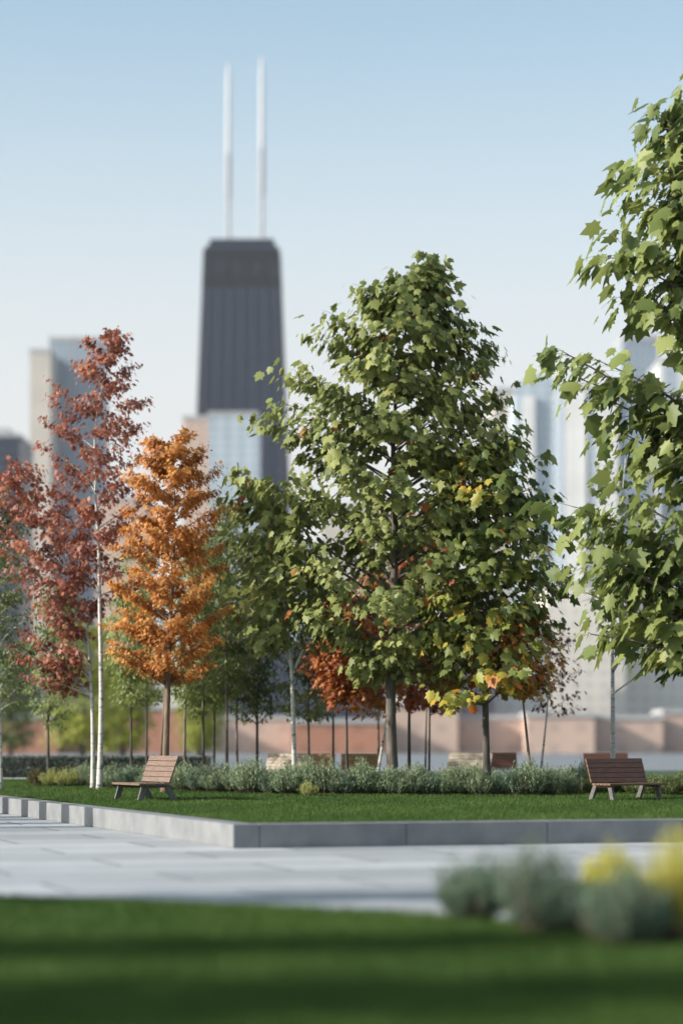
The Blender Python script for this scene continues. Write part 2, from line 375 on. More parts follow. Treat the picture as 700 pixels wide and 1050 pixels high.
# foreground lawn with a gently curved edge
edge = [(px, 2440 * 1.6 / (py - HZ)) for px, py in ((-500, 916), (-250, 919), (0, 925), (130, 928), (260, 934), (400, 942), (520, 951), (620, 961), (700, 972), (800, 990), (1000, 1040))]
epts = [(gx(px, d), d) for px, d in edge]
fl = [(-12, 2), (8, 2)] + [(8, 9)] + epts[::-1] + [(-12, epts[0][1])]
sheet('foreground_lawn', fl, .03, M_lawn)
# raised terrace
WL = 40; WR = 52
A, B = Cn + ld * WL, Cn + rd * WR
T = [Cn, B, B + ld * WL, A]
def wall_dist(x, y):
    p = Vector((x, y, 0)) - Cn; return min(p.dot(rd), p.dot(ld))
def zlawn(x, y):
    f = min(max((wall_dist(x, y) - .3) / 1.3, 0), 1); return ZL + (zrise(y) - ZL) * f * f * (3 - 2 * f)
vv = []; ff = []; NA, NB = 60, 60
us_ = [.2 + 2.2 * (k / 14) for k in range(15)] + [2.4 + (WR - 2.4) * (k / (NA - 15)) for k in range(1, NA - 14)]
ws_ = [.2 + (WL - .2) * k / (NB - 1) for k in range(NB)]
for b_ in ws_:
    for a_ in us_:
        p = Cn + rd * a_ + ld * b_; vv.append((p.x, p.y, zlawn(p.x, p.y)))
na = len(us_)
for j_ in range(NB - 1):
    for i_ in range(na - 1): ff.append((j_ * na + i_, j_ * na + i_ + 1, (j_ + 1) * na + i_ + 1, (j_ + 1) * na + i_))
tag(obj('terrace_lawn', vv, ff, M_lawn, smooth=True), kind='structure')
def wall(name, label, p, dirv, inner, length):
    root = MB(); k = 0; seg = 2.4; rot = Matrix.Rotation(math.atan2(dirv.y, dirv.x), 3, 'Z')
    t = 0
    while t < length:
        L = min(seg, length - t) - .008
        root.box((t + L / 2 + .0, 0, .185), (L, .42, .37 - .0), None); t += seg
    o = root.build(name, M_granite, None, False, .012); o.location = p; o.rotation_euler = (0, 0, math.atan2(dirv.y, dirv.x))
    tag(o, label, 'retaining wall'); return o
wall('granite_wall', 'low pale granite retaining wall running away on the left, sunlit side facing the paving', Cn + ld * .0 + rd * .21, ld, rd, WL)
wall('granite_wall', 'low granite retaining wall in shade, running across to the right below the lawn', Cn + rd * .43 + ld * .21, rd, ld, WR)
# pale path behind the lawn on the left
pa, pb = dm(78), dm(87)
vp = [(xx, yy, zlawn(xx, yy) + .02) for yy in (pa, pb) for xx in (gx(-45, pa), gx(60, pa))]
tag(obj('path', vp, [(0, 1, 3, 2)], M_path), kind='structure')

# grass blades
def inside(pts, poly):
    x, y = pts[:, 0], pts[:, 1]; c = np.zeros(len(pts), bool); n = len(poly)
    for i in range(n):
        x1, y1 = poly[i]; x2, y2 = poly[(i + 1) % n]
        c ^= ((y1 > y) != (y2 > y)) & (x < (x2 - x1) * (y - y1) / (y2 - y1 + 1e-12) + x1)
    return c
def grass(name, label, poly, z, n, h, wd, ymin, ymax, seed, xm=1.15):
    g = np.random.default_rng(seed)
    yy = (g.uniform(ymin, ymax, n)); xx = g.uniform(-1, 1, n) * (yy * 350 / FPX * xm + .3)
    p = np.stack([xx, yy], 1); p = p[inside(p, poly)]; N = len(p)
    zz = np.array([zlawn(a, b) - .005 for a, b in p]) if z is None else np.full(N, z)
    pos = np.column_stack([p, zz])
    dirs = np.column_stack([g.normal(0, .35, N), g.normal(0, .35, N), np.ones(N)])
    nor = np.column_stack([g.normal(0, 1, N), g.normal(0, 1, N), np.zeros(N)])
    patch = np.sin(p[:, 0] * .9 + 1) * np.sin(p[:, 1] * .55 + 2) * .13 + np.sin(p[:, 0] * 3.1 + p[:, 1] * 1.3) * np.sin(p[:, 1] * 2.3 - p[:, 0]) * .12
    tint = np.clip(.42 + patch + g.normal(0, .2, N), 0, 1)
    sz = h * g.uniform(.5, 1.15, N) * (1 + patch)
    o = leaves_mesh(name, 'blade', pos, dirs, nor, sz, tint, M_grass)
    tag(o, label, 'grass', kind='stuff'); return o
tp = [(p.x, p.y) for p in [Cn + (ld + rd) * .43, B + ld * .43, B + ld * WL, A + rd * .43]]
grass('lawn_grass', 'short mown grass covering the raised lawn', tp, None, 440000, .07, 1, 36, 68, 3)
grass('lawn_grass', 'mown grass of the shaded foreground lawn', fl, .025, 260000, .075, 1, 9, 26, 4)

# ------------------------------------------------------------------ benches
def bench_proto(mat, L=1.65):
    """local: length along X, sitter faces -Y"""
    root = empty('park_bench', (0, 0, 0))
    hw = L / 2
    zs_ = .36
    for k in range(5):
        m = MB(); m.box((0, -.31 + k * .128, zs_), (L, .118, .045)); m.build('seat_slat', mat, root, False, .006)
    # backrest: four wide boards leaning back
    ang = R(20); up = Vector((0, math.sin(ang), math.cos(ang))); rot = Matrix.Rotation(-ang, 3, 'X')
    for k in range(5):
        c = Vector((0, .29, .39)) + up * (.06 + k * .116)
        m = MB(); m.box(c, (L, .04, .108), rot); m.build('backrest_slat', mat, root, False, .006)
    for sx in (-1, 1):
        x = sx * (hw - .13)
        m = MB()
        y0, y1 = -.34, .40
        m.extr([(y1 - .02, .0), (y1 + .12, .0), (y1 - .06, .335), (y1 - .18, .335)], x - .03, x + .03)
        m.build('leg', M_iron, root, False, .005)
        m = MB(); m.extr([(y0 - .03, .0), (y0 + .09, .0), (y0 + .19, .335), (y0 + .07, .335)], x - .03, x + .03)
        m.build('leg', M_iron, root, False, .005)
        m = MB(); m.extr([(y0 + .05, .29), (y1 - .05, .29), (y1 - .05, .336), (y0 + .05, .336)], x - .025, x + .025)
        m.box(Vector((x, .322, .39)) + up * .27, (.04, .03, .60), rot)
        m.build('support_frame', M_iron, root, False, .004)
    return root
BG = 'wooden park benches on the terrace'
protos = {}
def bench(mat, x, d, face, label, s=1.0, z=ZL, L=1.65):
    """face: direction the sitter looks, degrees anticlockwise from +X"""
    key = (mat.name, L)
    if key not in protos:
        protos[key] = bench_proto(mat, L); o = protos[key]
    else: o = copy_tree(protos[key])
    px_ = CX + x * FPX / d; loc, kk = lay(px_, d); s *= kk
    o.location = loc; o.rotation_euler = (0, 0, R(face + 90)); o.scale = (s, s, s)
    tag(o, label, 'bench', BG); return o
bench(M_wood, gx(146, 52.5), 52.5, 180 + 25, 'sunlit brown slatted bench facing left near the left end of the planting', 1.07)
bench(M_woodd, gx(643, 53.5), 53.5, -56, 'dark brown slatted bench on the lawn at far right, its end legs sunlit')
bench(M_woodd, gx(624, 85), 85, -80, 'dark bench behind the white birch, half hidden by the bench at far right', 1.0, L=1.65)
bench(M_woodp, gx(288, 79), 79, 180 + 58, 'pale bench back rising above the shrubs right of the forked white birch', 1.0)
bench(M_woodg, gx(316, 81), 81, 180 + 75, 'golden bench partly hidden behind the pale one, left of centre', 1.0)
bench(M_woodg, gx(369, 79), 79, 180 + 90, 'golden brown bench facing the camera just left of the thick main trunk', 1.0, L=1.25)
bench(M_woodp, gx(476, 82), 82, 180 + 60, 'pale bench back above the shrubs left of the dark trunk on the right', 1.02)
bench(M_woodd, gx(508, 84), 84, -82, 'reddish dark bench joined to the right end of the pale bench', 1.02)

# ------------------------------------------------------------------ shrubs
def shrub_proto(name, mat, h, rw, n_stem, n_leaf, lsize, seed, upright=.8):
    root = empty(name, (0, 0, 0)); g = random.Random(seed); st = MB(); P = []; D = []; NR = []
    lob = [g.uniform(.7, 1.15) for _ in range(9)]
    for i in range(n_stem):
        a = g.uniform(0, 2 * math.pi); q = math.sqrt(g.random())
        bx, by = math.cos(a) * rw * .35 * q, math.sin(a) * rw * .35 * q
        hh = h * (1 - .38 * q * q) * g.uniform(.6, 1.12) * lob[int(a / .7) % 9] ** (1 if q > .25 else .3)
        tx, ty = math.cos(a) * rw * q * g.uniform(.8, 1.1), math.sin(a) * rw * q * g.uniform(.8, 1.1)
        p0 = Vector((bx, by, 0)); p2 = Vector((tx, ty, hh)); p1 = Vector((tx * .8, ty * .8, hh * .5))
        if i % 3 == 0: st.tube([p0, p1, p2], [.008, .006, .003], 3, False)
        up = (p2 - p1).normalized()
        for j in range(n_leaf):
            t = g.uniform(.18, 1.0) ** .8
            p = p0.lerp(p1, t).lerp(p1.lerp(p2, t), t)
            b_ = g.uniform(0, 6.28)
            dd = up * upright + Vector((math.cos(b_), math.sin(b_), g.uniform(-.2, .5))) * g.uniform(.3, .9)
            P.append(p + Vector((g.gauss(0, .018), g.gauss(0, .018), 0))); D.append(dd); NR.append(Vector((g.gauss(0, 1), g.gauss(0, 1), g.gauss(0, 1) + .3)))
    g2 = np.random.default_rng(seed); N = len(P); pos = np.array(P)
    tint = np.clip(.35 + .3 * pos[:, 2] / h + g2.normal(0, .16, N), 0, 1)
    tint = np.clip(.5 + g2.normal(0, .22, N), 0, 1)
    leaves_mesh('foliage', 'narrow', pos, np.array(D), np.array(NR), lsize * g2.uniform(.6, 1.2, N), tint, mat, root)
    st.build('stems', M_stem, root)
    return root
def place(protos_, used, x, y, z, s, rz, label, cat, group):
    o = used['n'] < len(protos_) and protos_[used['n']] or copy_tree(protos_[rnd.randrange(len(protos_))])
    used['n'] += 1
    loc, kk = lay(CX + x * FPX / y, y); s *= kk
    o.location = loc; o.scale = (s, s, s * rnd.uniform(.88, 1.12)); o.rotation_euler = (0, 0, rz)
    tag(o, label, cat, group); return o
sage = [shrub_proto('sage_shrub', M_sage, .72, .48, 190, 17, .085, 20 + k) for k in range(3)] + [shrub_proto('sage_shrub', M_sage2, .66, .46, 180, 17, .08, 30)]
us = {'n': 0}
def front_row(px): return float(np.interp(px, [35, 75, 110, 200, 290, 560, 600, 640, 720], [804, 806, 808, 812, 815.5, 816, 813, 812, 815]))
SG = 'grey green shrubs massed in the planting bed under the trees'
SL = 'grey green shrub in the rearmost row of the bed, showing only its top'
SROW = []
for row in range(3):
    px = 82 + row * 9
    while px < (610 if row else 600):
        d = dlawn(front_row(px)) + .45 + row * 1.9 + rnd.uniform(-.35, .35)
        s = rnd.uniform(.82, 1.12) * (1.0, .86, .64)[row]
        o = place(sage, us, gx(px, d), d, ZL, s, rnd.uniform(0, 6), SL, 'shrub', SG)
        SROW.append((row, px, o)); px += rnd.uniform(15, 21)
LM = [(60, 'yellow shrubs'), (165, 'brown bench'), (301, 'forked birch'), (369, 'golden bench'), (402, 'main trunk'), (476, 'pale bench'), (553, 'leaning birch')]
ORD = ['first', 'second', 'third', 'fourth', 'fifth', 'sixth', 'seventh', 'eighth', 'ninth']
for row in (0, 1, 2):
    cnt = {}
    for rw_, px, o in sorted([q for q in SROW if q[0] == row], key=lambda q: q[1]):
        lm = [t_ for x_, t_ in LM if x_ <= px][-1]; cnt[lm] = cnt.get(lm, 0) + 1
        o['label'] = 'grey green bed shrub, %s row, %s right of the %s' % (('front', 'second', 'third')[row], ORD[cnt[lm] - 1], lm)
# scattered deeper row and the part behind the right bench
for px in list(range(112, 600, 24)):
    d = dlawn(front_row(px)) + 6.2 + rnd.uniform(-.5, .5)
    place(sage, us, gx(px + rnd.uniform(-5, 5), d), d, ZL, rnd.uniform(.52, .66), rnd.uniform(0, 6), SL, 'shrub', SG)
dk = [shrub_proto('dark_green_shrub', M_dkfine, .55, .42, 150, 17, .075, 50)]
ud = {'n': 0}
for k, (px, d) in enumerate(((612, 60.5), (632, 61), (652, 60), (668, 58.5), (684, 58), (700, 58.5), (716, 58))):
    place(dk, ud, gx(px, d), d, ZL, rnd.uniform(.85, 1.05), rnd.uniform(0, 6), 'low dark green shrub behind the bench at far right, %s from the left' % ('first', 'second', 'third', 'fourth', 'fifth', 'sixth', 'seventh')[k], 'shrub', 'dark shrubs behind the right bench')
M_yel2 = leafmat('yellow_green_shrub_leaf', [(0, (.24, .27, .08)), (.5, (.40, .42, .14)), (1, (.56, .55, .22))], .3, .6, .2)
ye = [shrub_proto('golden_shrub', M_yel2, .6, .42, 170, 17, .07, 60)]
uy = {'n': 0}
place(ye, uy, gx(52, 70.5), 70.5, ZL, .95, 1, 'yellow shrub at the left end of the bed, next to the brown one', 'shrub', None)
place(ye, uy, gx(68, 69.6), 69.6, ZL, 1.0, 2, 'yellow shrub touching the first grey green shrub of the bed', 'shrub', None)
place(ye, uy, gx(317, 57), 57, ZL, .62, 4, 'small yellowish shrub in front of the grey green bed, below the golden benches', 'shrub', None)
br_ = shrub_proto('brown_shrub', M_brsh, .55, .32, 110, 17, .07, 61); br_.location, kk = lay(38, 71); br_.scale = (kk, kk, kk); tag(br_, 'small brownish conical shrub at the far left end of the bed', 'shrub')

# foreground shrubs, out of focus
def fshrub(px, py, wpx, hpx, mat, name, label, seed):
    d = 1.58 * FPX / (py - HZ); h = hpx / FPX * d; rw = wpx / 2 / FPX * d
    o = shrub_proto(name, mat, h, rw, 330, 24, .055, seed); o.location = (gx(px, d), d, .02); tag(o, label, 'shrub')
fshrub(486, 946, 86, 66, M_sage2, 'grey green shrub', 'blurred grey green shrub at the left end of the foreground group', 70)
fshrub(560, 960, 116, 94, M_sage2, 'grey green shrub', 'tallest grey green shrub in the middle of the foreground group', 71)
fshrub(640, 972, 104, 80, M_sage2, 'grey green shrub', 'bluish shrub in front of the small yellow one in the foreground', 72)
fshrub(628, 946, 76, 84, M_yel, 'golden shrub', 'small yellow shrub behind the bluish foreground shrub', 73)
fshrub(694, 968, 104, 112, M_yel, 'golden shrub', 'large yellow shrub cut off by the right edge in the foreground', 74)
for o in list(bpy.data.objects):
    if o.name.startswith('grey green shrub'): o.name = 'grey_green_shrub'
    elif o.name.startswith('golden shrub'): o.name = 'golden_shrub'

# clipped hedge behind the path on the left
g = np.random.default_rng(5); N = 42000
DH = dm(88); hx0, hx1, hy0, hy1, hh = gx(-30, DH), gx(215, DH), DH, DH + 1.0, .64
face = g.random(N)
hxv = g.uniform(hx0, hx1, N); hyv = np.where(face < .6, hy0 + g.uniform(0, .12, N), g.uniform(hy0, hy1, N)); hzv = np.where(face < .6, g.uniform(0, hh, N), hh - g.uniform(0, .1, N))
hroot = empty('clipped_hedge', ((hx0 + hx1) / 2, hy0, zrise(DH) - .02)); tag(hroot, 'long low dark clipped hedge behind the pale path on the left', 'hedge')
m = MB(); m.box((0, (hy1 - hy0) / 2, hh / 2 - .03), (hx1 - hx0 - .1, hy1 - hy0 - .12, hh - .06)); m.build('inner_branches', noisemat('hedge_core', (.02, .025, .018), (.05, .06, .045), 6), hroot)
pos = np.column_stack([hxv - (hx0 + hx1) / 2, hyv - hy0, hzv])
leaves_mesh('foliage', 'oval', pos, g.normal(0, 1, (N, 3)) + [0, -.5, .5], g.normal(0, 1, (N, 3)) + [0, -.4, .8], g.uniform(.05, .085, N), np.clip(g.normal(.5, .22, N), 0, 1), M_hedge, hroot)

# ------------------------------------------------------------------ trees
tree('maple_tree', 'tallest green maple in the centre with a thick grey trunk and broad leafy crown', 'tree', 402, 62, .16,
     [(690, 385, 470), (665, 320, 540), (630, 262, 568), (590, 245, 575), (545, 238, 570), (500, 236, 552), (455, 276, 545), (410, 285, 520), (370, 308, 508), (340, 330, 494), (318, 366, 470), (306, 402, 448), (294, 420, 440), (276, 427, 433)],
     'maple', .255, 78, 10, 11, M_green, M_barkm, seed=11, tw_len=.24, spread=.5, depth=.68, boughs=[(500, 352, .2), (492, 375, -.5), (512, 405, .3), (505, 430, -.6), (528, 445, .2), (545, 470, .5), (548, 500, -.3), (566, 545, .3), (572, 590, -.4), (568, 640, .3), (540, 520, -1), (520, 470, -1), (500, 450, -1.2), (430, 284, 0), (440, 306, .2), (398, 312, .2), (458, 326, -.2), (378, 300, 0), (345, 325, .3), (330, 350, -.3), (302, 382, .2), (286, 412, 0), (282, 440, -.5), (475, 335, 0)], trunk_px=[(600, 403), (450, 402), (350, 415)])
tree('maple_tree', 'green and yellow turning maple on the dark trunk right of the centre tree', 'tree', 499, 61, .11,
     [(715, 445, 560), (690, 425, 572), (650, 425, 576), (600, 430, 576), (550, 440, 568), (500, 450, 552), (465, 480, 520)],
     'maple', .29, 36, 8, 8, M_turn, M_barkd, seed=12, tint_shift=-.15, low_turn=.30, spread=.4)
tree('forked_birch', 'white birch forking low with large green leaves, left of the benches', 'tree', 301, 64, .075,
     [(655, 255, 330), (620, 243, 340), (570, 238, 345), (520, 236, 330), (490, 245, 300)],
     'maple', .28, 24, 8, 9, M_green, M_birch, seed=13, spread=.7, trunk_px=[(690, 300), (640, 296)],
     fork=[([(301, 690, 0), (292, 665, .1), (280, 645, .1)], .05), ([(301, 690, 0), (310, 668, -.1), (322, 650, -.2)], .05)])
tree('maple_tree', 'green maple leaning in from the right edge, nearest and largest leaves', 'tree', 775, 47, .20,
     [(690, 700, 880), (600, 690, 960), (500, 705, 950), (400, 700, 930), (315, 690, 900), (230, 690, 880), (150, 700, 850), (105, 712, 770), (95, 730, 760)],
     'maple', .38, 46, 7, 8, M_greenR, M_bark, seed=21, spread=.55, tw_len=.2,
     boughs=[(698, 112, .3), (682, 130, -.4), (672, 165, .6), (690, 190, -.6), (652, 185, .2), (660, 215, -.5), (640, 240, .8), (622, 262, 0), (650, 270, -.8), (675, 260, .5), (638, 300, .3), (690, 310, .2), (665, 318, -.4),
             (572, 358, 0), (588, 380, .6), (606, 372, -.5), (618, 405, .2), (640, 395, -.6), (640, 440, .5), (660, 460, -.3), (690, 400, .4), (680, 440, 0), (690, 480, -.7),
             (590, 520, 0), (612, 530, .7), (592, 560, -.5), (625, 560, .3), (600, 605, .5), (640, 515, -.6), (660, 545, .6), (630, 600, -.4), (605, 650, .1), (655, 600, .5), (675, 640, -.5), (665, 665, .2), (690, 570, 0), (690, 640, .6), (640, 575, .9)])
tree('red_birch', 'tall white stemmed tree with sparse russet leaves at the upper left', 'tree', 102, 66, .085,
     [(600, 60, 150), (550, 62, 150), (510, 50, 158), (480, 48, 160), (450, 30, 165), (425, 40, 158), (400, 48, 156), (375, 70, 140), (350, 100, 125), (342, 112, 120)],
     'star', .15, 46, 6, 18, M_red, M_birch, seed=31, spread=.45, bare=.10, trunk_px=[(700, 103), (560, 103), (500, 98), (430, 96)], tw_len=.22, lean=0)
tree('red_birch', 'shorter white stemmed tree with dense russet crown at the left edge', 'tree', 95, 67.5, .07,
     [(705, 20, 70), (680, 20, 75), (650, 12, 85), (620, 25, 100), (590, 5, 104), (560, -5, 105), (530, -10, 100), (500, -15, 65), (478, -5, 30)],
     'star', .15, 48, 7, 18, M_red, M_birch, seed=32, spread=.95, trunk_px=[(720, 94), (640, 90), (580, 70)], tw_len=.26,
     fork=[([(94, 640, 0), (70, 615, .1), (45, 605, .2)], .04), ([(94, 690, 0), (75, 665, 0)], .03)])
tree('orange_tree', 'narrow bright orange tree with reddish brown double trunk', 'tree', 168, 61.5, .10,
     [(695, 148, 200), (672, 118, 222), (645, 108, 230), (625, 120, 220), (600, 108, 236), (570, 122, 226), (548, 116, 234), (520, 128, 220), (495, 126, 222), (470, 145, 208), (452, 165, 190)],
     'star', .115, 56, 9, 30, M_orange, M_barkr, seed=41, spread=.5, boughs=[(114, 640, 0), (230, 520, .1), (226, 560, -.2), (122, 600, .3), (120, 560, -.2), (220, 482, 0), (136, 484, .2), (232, 622, .1), (206, 462, 0), (128, 520, .3), (118, 668, -.3), (222, 655, 0), (160, 450, .2), (190, 446, -.2), (150, 470, -.3)], trunk_px=[(700, 174), (600, 177)],
     fork=[([(165, 785, .1), (170, 700, .1), (172, 660, 0)], .06)], tw_len=.3)
tree('small_maple', 'small orange red maple between the forked birch and the main trunk', 'tree', 355, 68.3, .05,
     [(715, 335, 380), (700, 322, 392), (670, 313, 400), (640, 318, 400), (615, 330, 390)],
     'star', .17, 46, 7, 14, M_redor, M_barkd, seed=51, tw_len=.35)
tree('small_maple', 'small orange maple directly left of the main trunk with a leaning pale stem', 'tree', 385, 70.2, .05,
     [(730, 360, 400), (700, 350, 420), (660, 345, 430), (620, 355, 430), (590, 370, 420)],
     'star', .17, 42, 7, 13, M_redor, M_birch, seed=52, tw_len=.35, lean=.3)
tree('small_maple', 'red and yellow maple on a thin dark trunk just right of the main trunk', 'tree', 420, 74, .06,
     [(725, 405, 440), (700, 400, 450), (660, 398, 455), (610, 398, 450), (560, 405, 450), (520, 410, 440)],
     'star', .17, 42, 7, 13, M_redor, M_barkd, seed=53, tw_len=.35, tint_shift=-.1)
tree('small_maple', 'dark red maple with two thin stems beside the turning maple', 'tree', 440, 77, .045,
     [(728, 425, 470), (705, 415, 475), (670, 418, 478), (640, 425, 470)],
     'star', .17, 34, 7, 13, M_redor, M_barkd, seed=54, tw_len=.35, tint_shift=-.15, fork=[([(436, 790, .1), (437, 740, .1), (438, 715, 0)], .035)])
tree('small_maple', 'orange topped maple on a slim leaning brown trunk, left of the leaning birch', 'tree', 545, 62.5, .05,
     [(708, 525, 556), (690, 508, 562), (665, 500, 560), (640, 505, 556), (625, 520, 545)],
     'star', .17, 16, 6, 12, M_orange, M_barkr, seed=55, tw_len=.4, lean=-.25, boughs=[(486, 672, -.5), (566, 655, .2), (500, 640, -.4), (560, 700, -.2), (512, 705, -.5), (540, 622, 0), (572, 678, 0), (492, 700, 0), (520, 650, -1.0)])
tree('small_birch', 'leaning white stemmed birch with sparse dark red leaves, right of centre', 'tree', 553, 75, .045,
     [(728, 548, 600), (710, 545, 605), (690, 548, 606), (665, 550, 595), (640, 550, 580)],
     'star', .15, 18, 4, 7, M_dkred, M_birch, seed=56, tw_len=.32, trunk_px=[(730, 560), (700, 562)], bare=.15)
tree('birch_tree', 'white birch standing behind the benches at the right, branch reaching right', 'tree', 627, 69, .085,
     [(640, 600, 690), (600, 590, 700), (560, 585, 700), (520, 590, 690), (470, 600, 680)],
     'maple', .22, 16, 6, 8, M_greenR, M_birch, seed=57, trunk_px=[(700, 627), (640, 628)], bare=.25,
     fork=[([(627, 690, 0), (650, 650, -.1), (672, 620, -.15), (690, 598, -.2)], .045), ([(627, 712, 0), (650, 695, -.1), (668, 682, -.1)], .03)])
# the mass of fine leaved green trees behind
GT = 'slender green trees behind the planting bed'
fine = [(0, 70, 'dark green tree with a white stem at the left edge', M_dkfine, M_birch, [(722, -20, 25), (690, -30, 38), (640, -35, 42), (580, -35, 40), (530, -32, 30), (505, -25, 5)], .07, 70),
        (135, 72, 'slender green tree with a thin trunk between the birches and the orange tree', M_fine, M_barkd, [(722, 115, 160), (700, 108, 165), (660, 105, 165), (630, 112, 158), (605, 120, 145)], .05, 46),
        (150, 76, 'slender green tree showing just left of the orange tree trunk', M_fine, M_barkd, [(720, 130, 180), (690, 118, 188), (640, 112, 190), (590, 118, 185), (560, 130, 160)], .05, 50),
        (50, 80, 'rounded green tree behind the russet crown at the left', M_fine, M_barkd, [(740, 35, 80), (700, 25, 92), (660, 28, 98), (620, 35, 90), (600, 50, 70)], .06, 50),
        (190, 70, 'green tree with a pale trunk just right of the orange tree trunk', M_fine, M_bark, [(725, 180, 215), (690, 170, 225), (640, 170, 235), (590, 175, 235), (560, 185, 225)], .055, 46),
        (208, 74, 'green tree, second trunk right of the orange tree', M_fine, M_bark, [(728, 190, 232), (690, 180, 240), (640, 180, 245), (590, 185, 240), (545, 195, 230)], .055, 50),
        (220, 80, 'green tree with the thinnest grey trunk in the group right of the orange tree', M_fine, M_barkd, [(720, 200, 245), (680, 195, 250), (630, 200, 250), (590, 210, 240)], .05, 40),
        (232, 71, 'green tree with a straight grey trunk left of the forked birch, taller of two', M_fine, M_bark, [(705, 215, 262), (670, 205, 270), (620, 205, 272), (570, 212, 265), (530, 220, 250), (515, 228, 240)], .055, 60),
        (243, 78, 'green tree with a slim bluish trunk left of the forked birch, shorter of two', M_dkfine, M_bark, [(712, 225, 280), (680, 220, 290), (640, 225, 290), (600, 230, 280)], .05, 46),
        (263, 73, 'darker green tree with a dark trunk directly left of the forked birch', M_dkfine, M_barkd, [(738, 248, 285), (710, 235, 298), (670, 232, 300), (620, 240, 300), (570, 250, 290), (550, 255, 280)], .055, 62),
        (316, 75, 'light green tree behind the forked birch above the paired benches', M_fine, M_bark, [(735, 300, 340), (710, 285, 350), (670, 280, 352), (630, 290, 345), (600, 300, 335)], .05, 50),
        (341, 77, 'light green tree with slim grey stem behind the orange red maple', M_fine, M_bark, [(720, 325, 365), (690, 318, 372), (640, 318, 375), (600, 325, 365)], .05, 40),
        (388, 80, 'green tree far behind the main trunk', M_fine, M_bark, [(700, 370, 420), (650, 360, 430), (600, 365, 425), (560, 375, 415)], .05, 36)]
for k, (px, d, lab, mt, bk, env, tr_, nl) in enumerate(fine):
    d = {0: 69, 135: 76, 150: 79, 50: 80, 190: 74, 208: 72, 220: 77, 232: 70, 243: 73.5, 263: 75, 316: 72, 341: 75, 388: 78}[px]; nl = int(nl * .8)
    tree('slender_tree', lab, 'tree', px, d, tr_, env, 'oval', .15, nl, 7, 17, mt, bk, group=GT, seed=80 + k, tw_len=.36, spread=.6)
# blurred trees further off
for k, (px, d, mt, env, lab) in enumerate([
        (85, 190, M_yg, [(765, 55, 120), (735, 42, 132), (700, 40, 135), (665, 55, 125), (640, 75, 105)], 'yellow green round tree far behind, left of the orange tree'),
        (125, 215, M_yg, [(765, 110, 145), (740, 100, 160), (700, 100, 165), (670, 115, 150)], 'blurred yellow green tree beside the farther round one'),
        (205, 240, M_yg, [(765, 190, 225), (735, 180, 232), (700, 180, 235), (680, 195, 220)], 'blurred yellow tree far behind the trunks right of the orange tree'),
        (10, 230, M_dkfine, [(765, -15, 30), (735, -30, 45), (690, -30, 50), (660, -10, 35)], 'dark blurred tree far off at the left edge')]):
    tree('distant_tree', lab, 'tree', px, d, .25, env, 'oval', .55, 40, 7, 14, mt, M_barkd, group='distant trees', seed=120 + k, z0=0, tw_len=.4)
# trees standing just outside the left of the picture: their shade lies over the foreground lawn
for k, (x, y, h, rr_) in enumerate([(-13, 11.0, 8.5, 1.8), (-12.5, 15.0, 6.8, 1.0), (-16, 6.8, 9.5, 1.7), (-12.0, 21.8, 6.2, .5)]):
    def pxx(v): return CX + v * FPX / y
    def pyy(z): return HZ - (z - EYE) * FPX / y
    env = [(pyy(h * .28), pxx(x - rr_ * .4), pxx(x + rr_ * .4)), (pyy(h * .45), pxx(x - rr_), pxx(x + rr_)), (pyy(h * .7), pxx(x - rr_ * .8), pxx(x + rr_ * .8)), (pyy(h), pxx(x - .2), pxx(x + .2))]
    tree('plaza_tree', ('broad', 'shorter', 'tallest', 'slim')[k] + ' green tree beside the foreground lawn, outside the left of the picture', 'tree', pxx(x), y, .16, env, 'maple', .24, 60, 8, 9, M_greenR, M_bark, group='trees beside the foreground lawn', seed=140 + k, z0=0)
# unseen pillars added to cast shadow bands over the paving and granite wall
for k, px in enumerate((6, 26, 45, 68, 92)):
    # wall point under this photo column
    t = 0
    for q in range(400):
        p = Cn + ld * (q * .1)
        if CX + p.x * FPX / p.y < px: break
    dist = 1.7 + .75 * k
    c = p + sv * dist
    m = MB(); m.box((0, 0, .75 + .12 * k), (.5 + .12 * (k % 3), .75, 1.5 + .24 * k)); o = m.build('shadow_pillar', M_granite, None, False, .02); o.location = (c.x, c.y, 0); o.rotation_euler = (0, 0, ANG)
    tag(o, 'unseen square pillar added to cast a shadow band, outside the left of the picture', 'pillar', 'unseen pillars added for their shadows')

# ------------------------------------------------------------------ city behind
def rectpts(x0, x1, y0, y1): return [(x0, y0), (x1, y0), (x1, y1), (x0, y1)]
def building(name, label, px0, px1, py, d, mat, depth=40, roofmat=None, setback=True, rz=0.0, z0=0):
    x0, x1 = gx(px0, d), gx(px1, d); h = gz(py, d); cx = (x0 + x1) / 2; wd = x1 - x0
    root = empty(name, (cx, d + depth / 2, z0), rz); tag(root, label, 'building')
    m = MB(); m.prism(rectpts(-wd / 2, wd / 2, -depth / 2, depth / 2), 0, h); m.build('wall', mat, root)
    rm = roofmat or M_roof
    m = MB(); m.prism(rectpts(-wd / 2 - .3, wd / 2 + .3, -depth / 2 - .3, depth / 2 + .3), h + .02, h + max(.8, h * .012)); m.build('roof', rm, root)
    if setback:
        m = MB(); m.prism(rectpts(-wd * .28, wd * .22, -depth * .3, depth * .3), h + max(.8, h * .012) + .02, h * 1.02 + 2.2); m.build('roof_plant', rm, root)
    return root
M_roof = noisemat('roof_grey', (.38, .38, .38), (.48, .48, .48), .3)
F_navy = facade('navy_glass_facade', (.045, .055, .08), (.03, .04, .065), 3.2, 3.8)
F_beige = facade('beige_facade', (.60, .54, .47), (.50, .46, .42), 4, 3.6)
F_bluegr = facade('blue_grey_facade', (.33, .38, .43), (.22, .28, .35), 3, 3.7)
F_peach = facade('peach_facade', (.62, .45, .36), (.40, .30, .26), 4, 3.4)
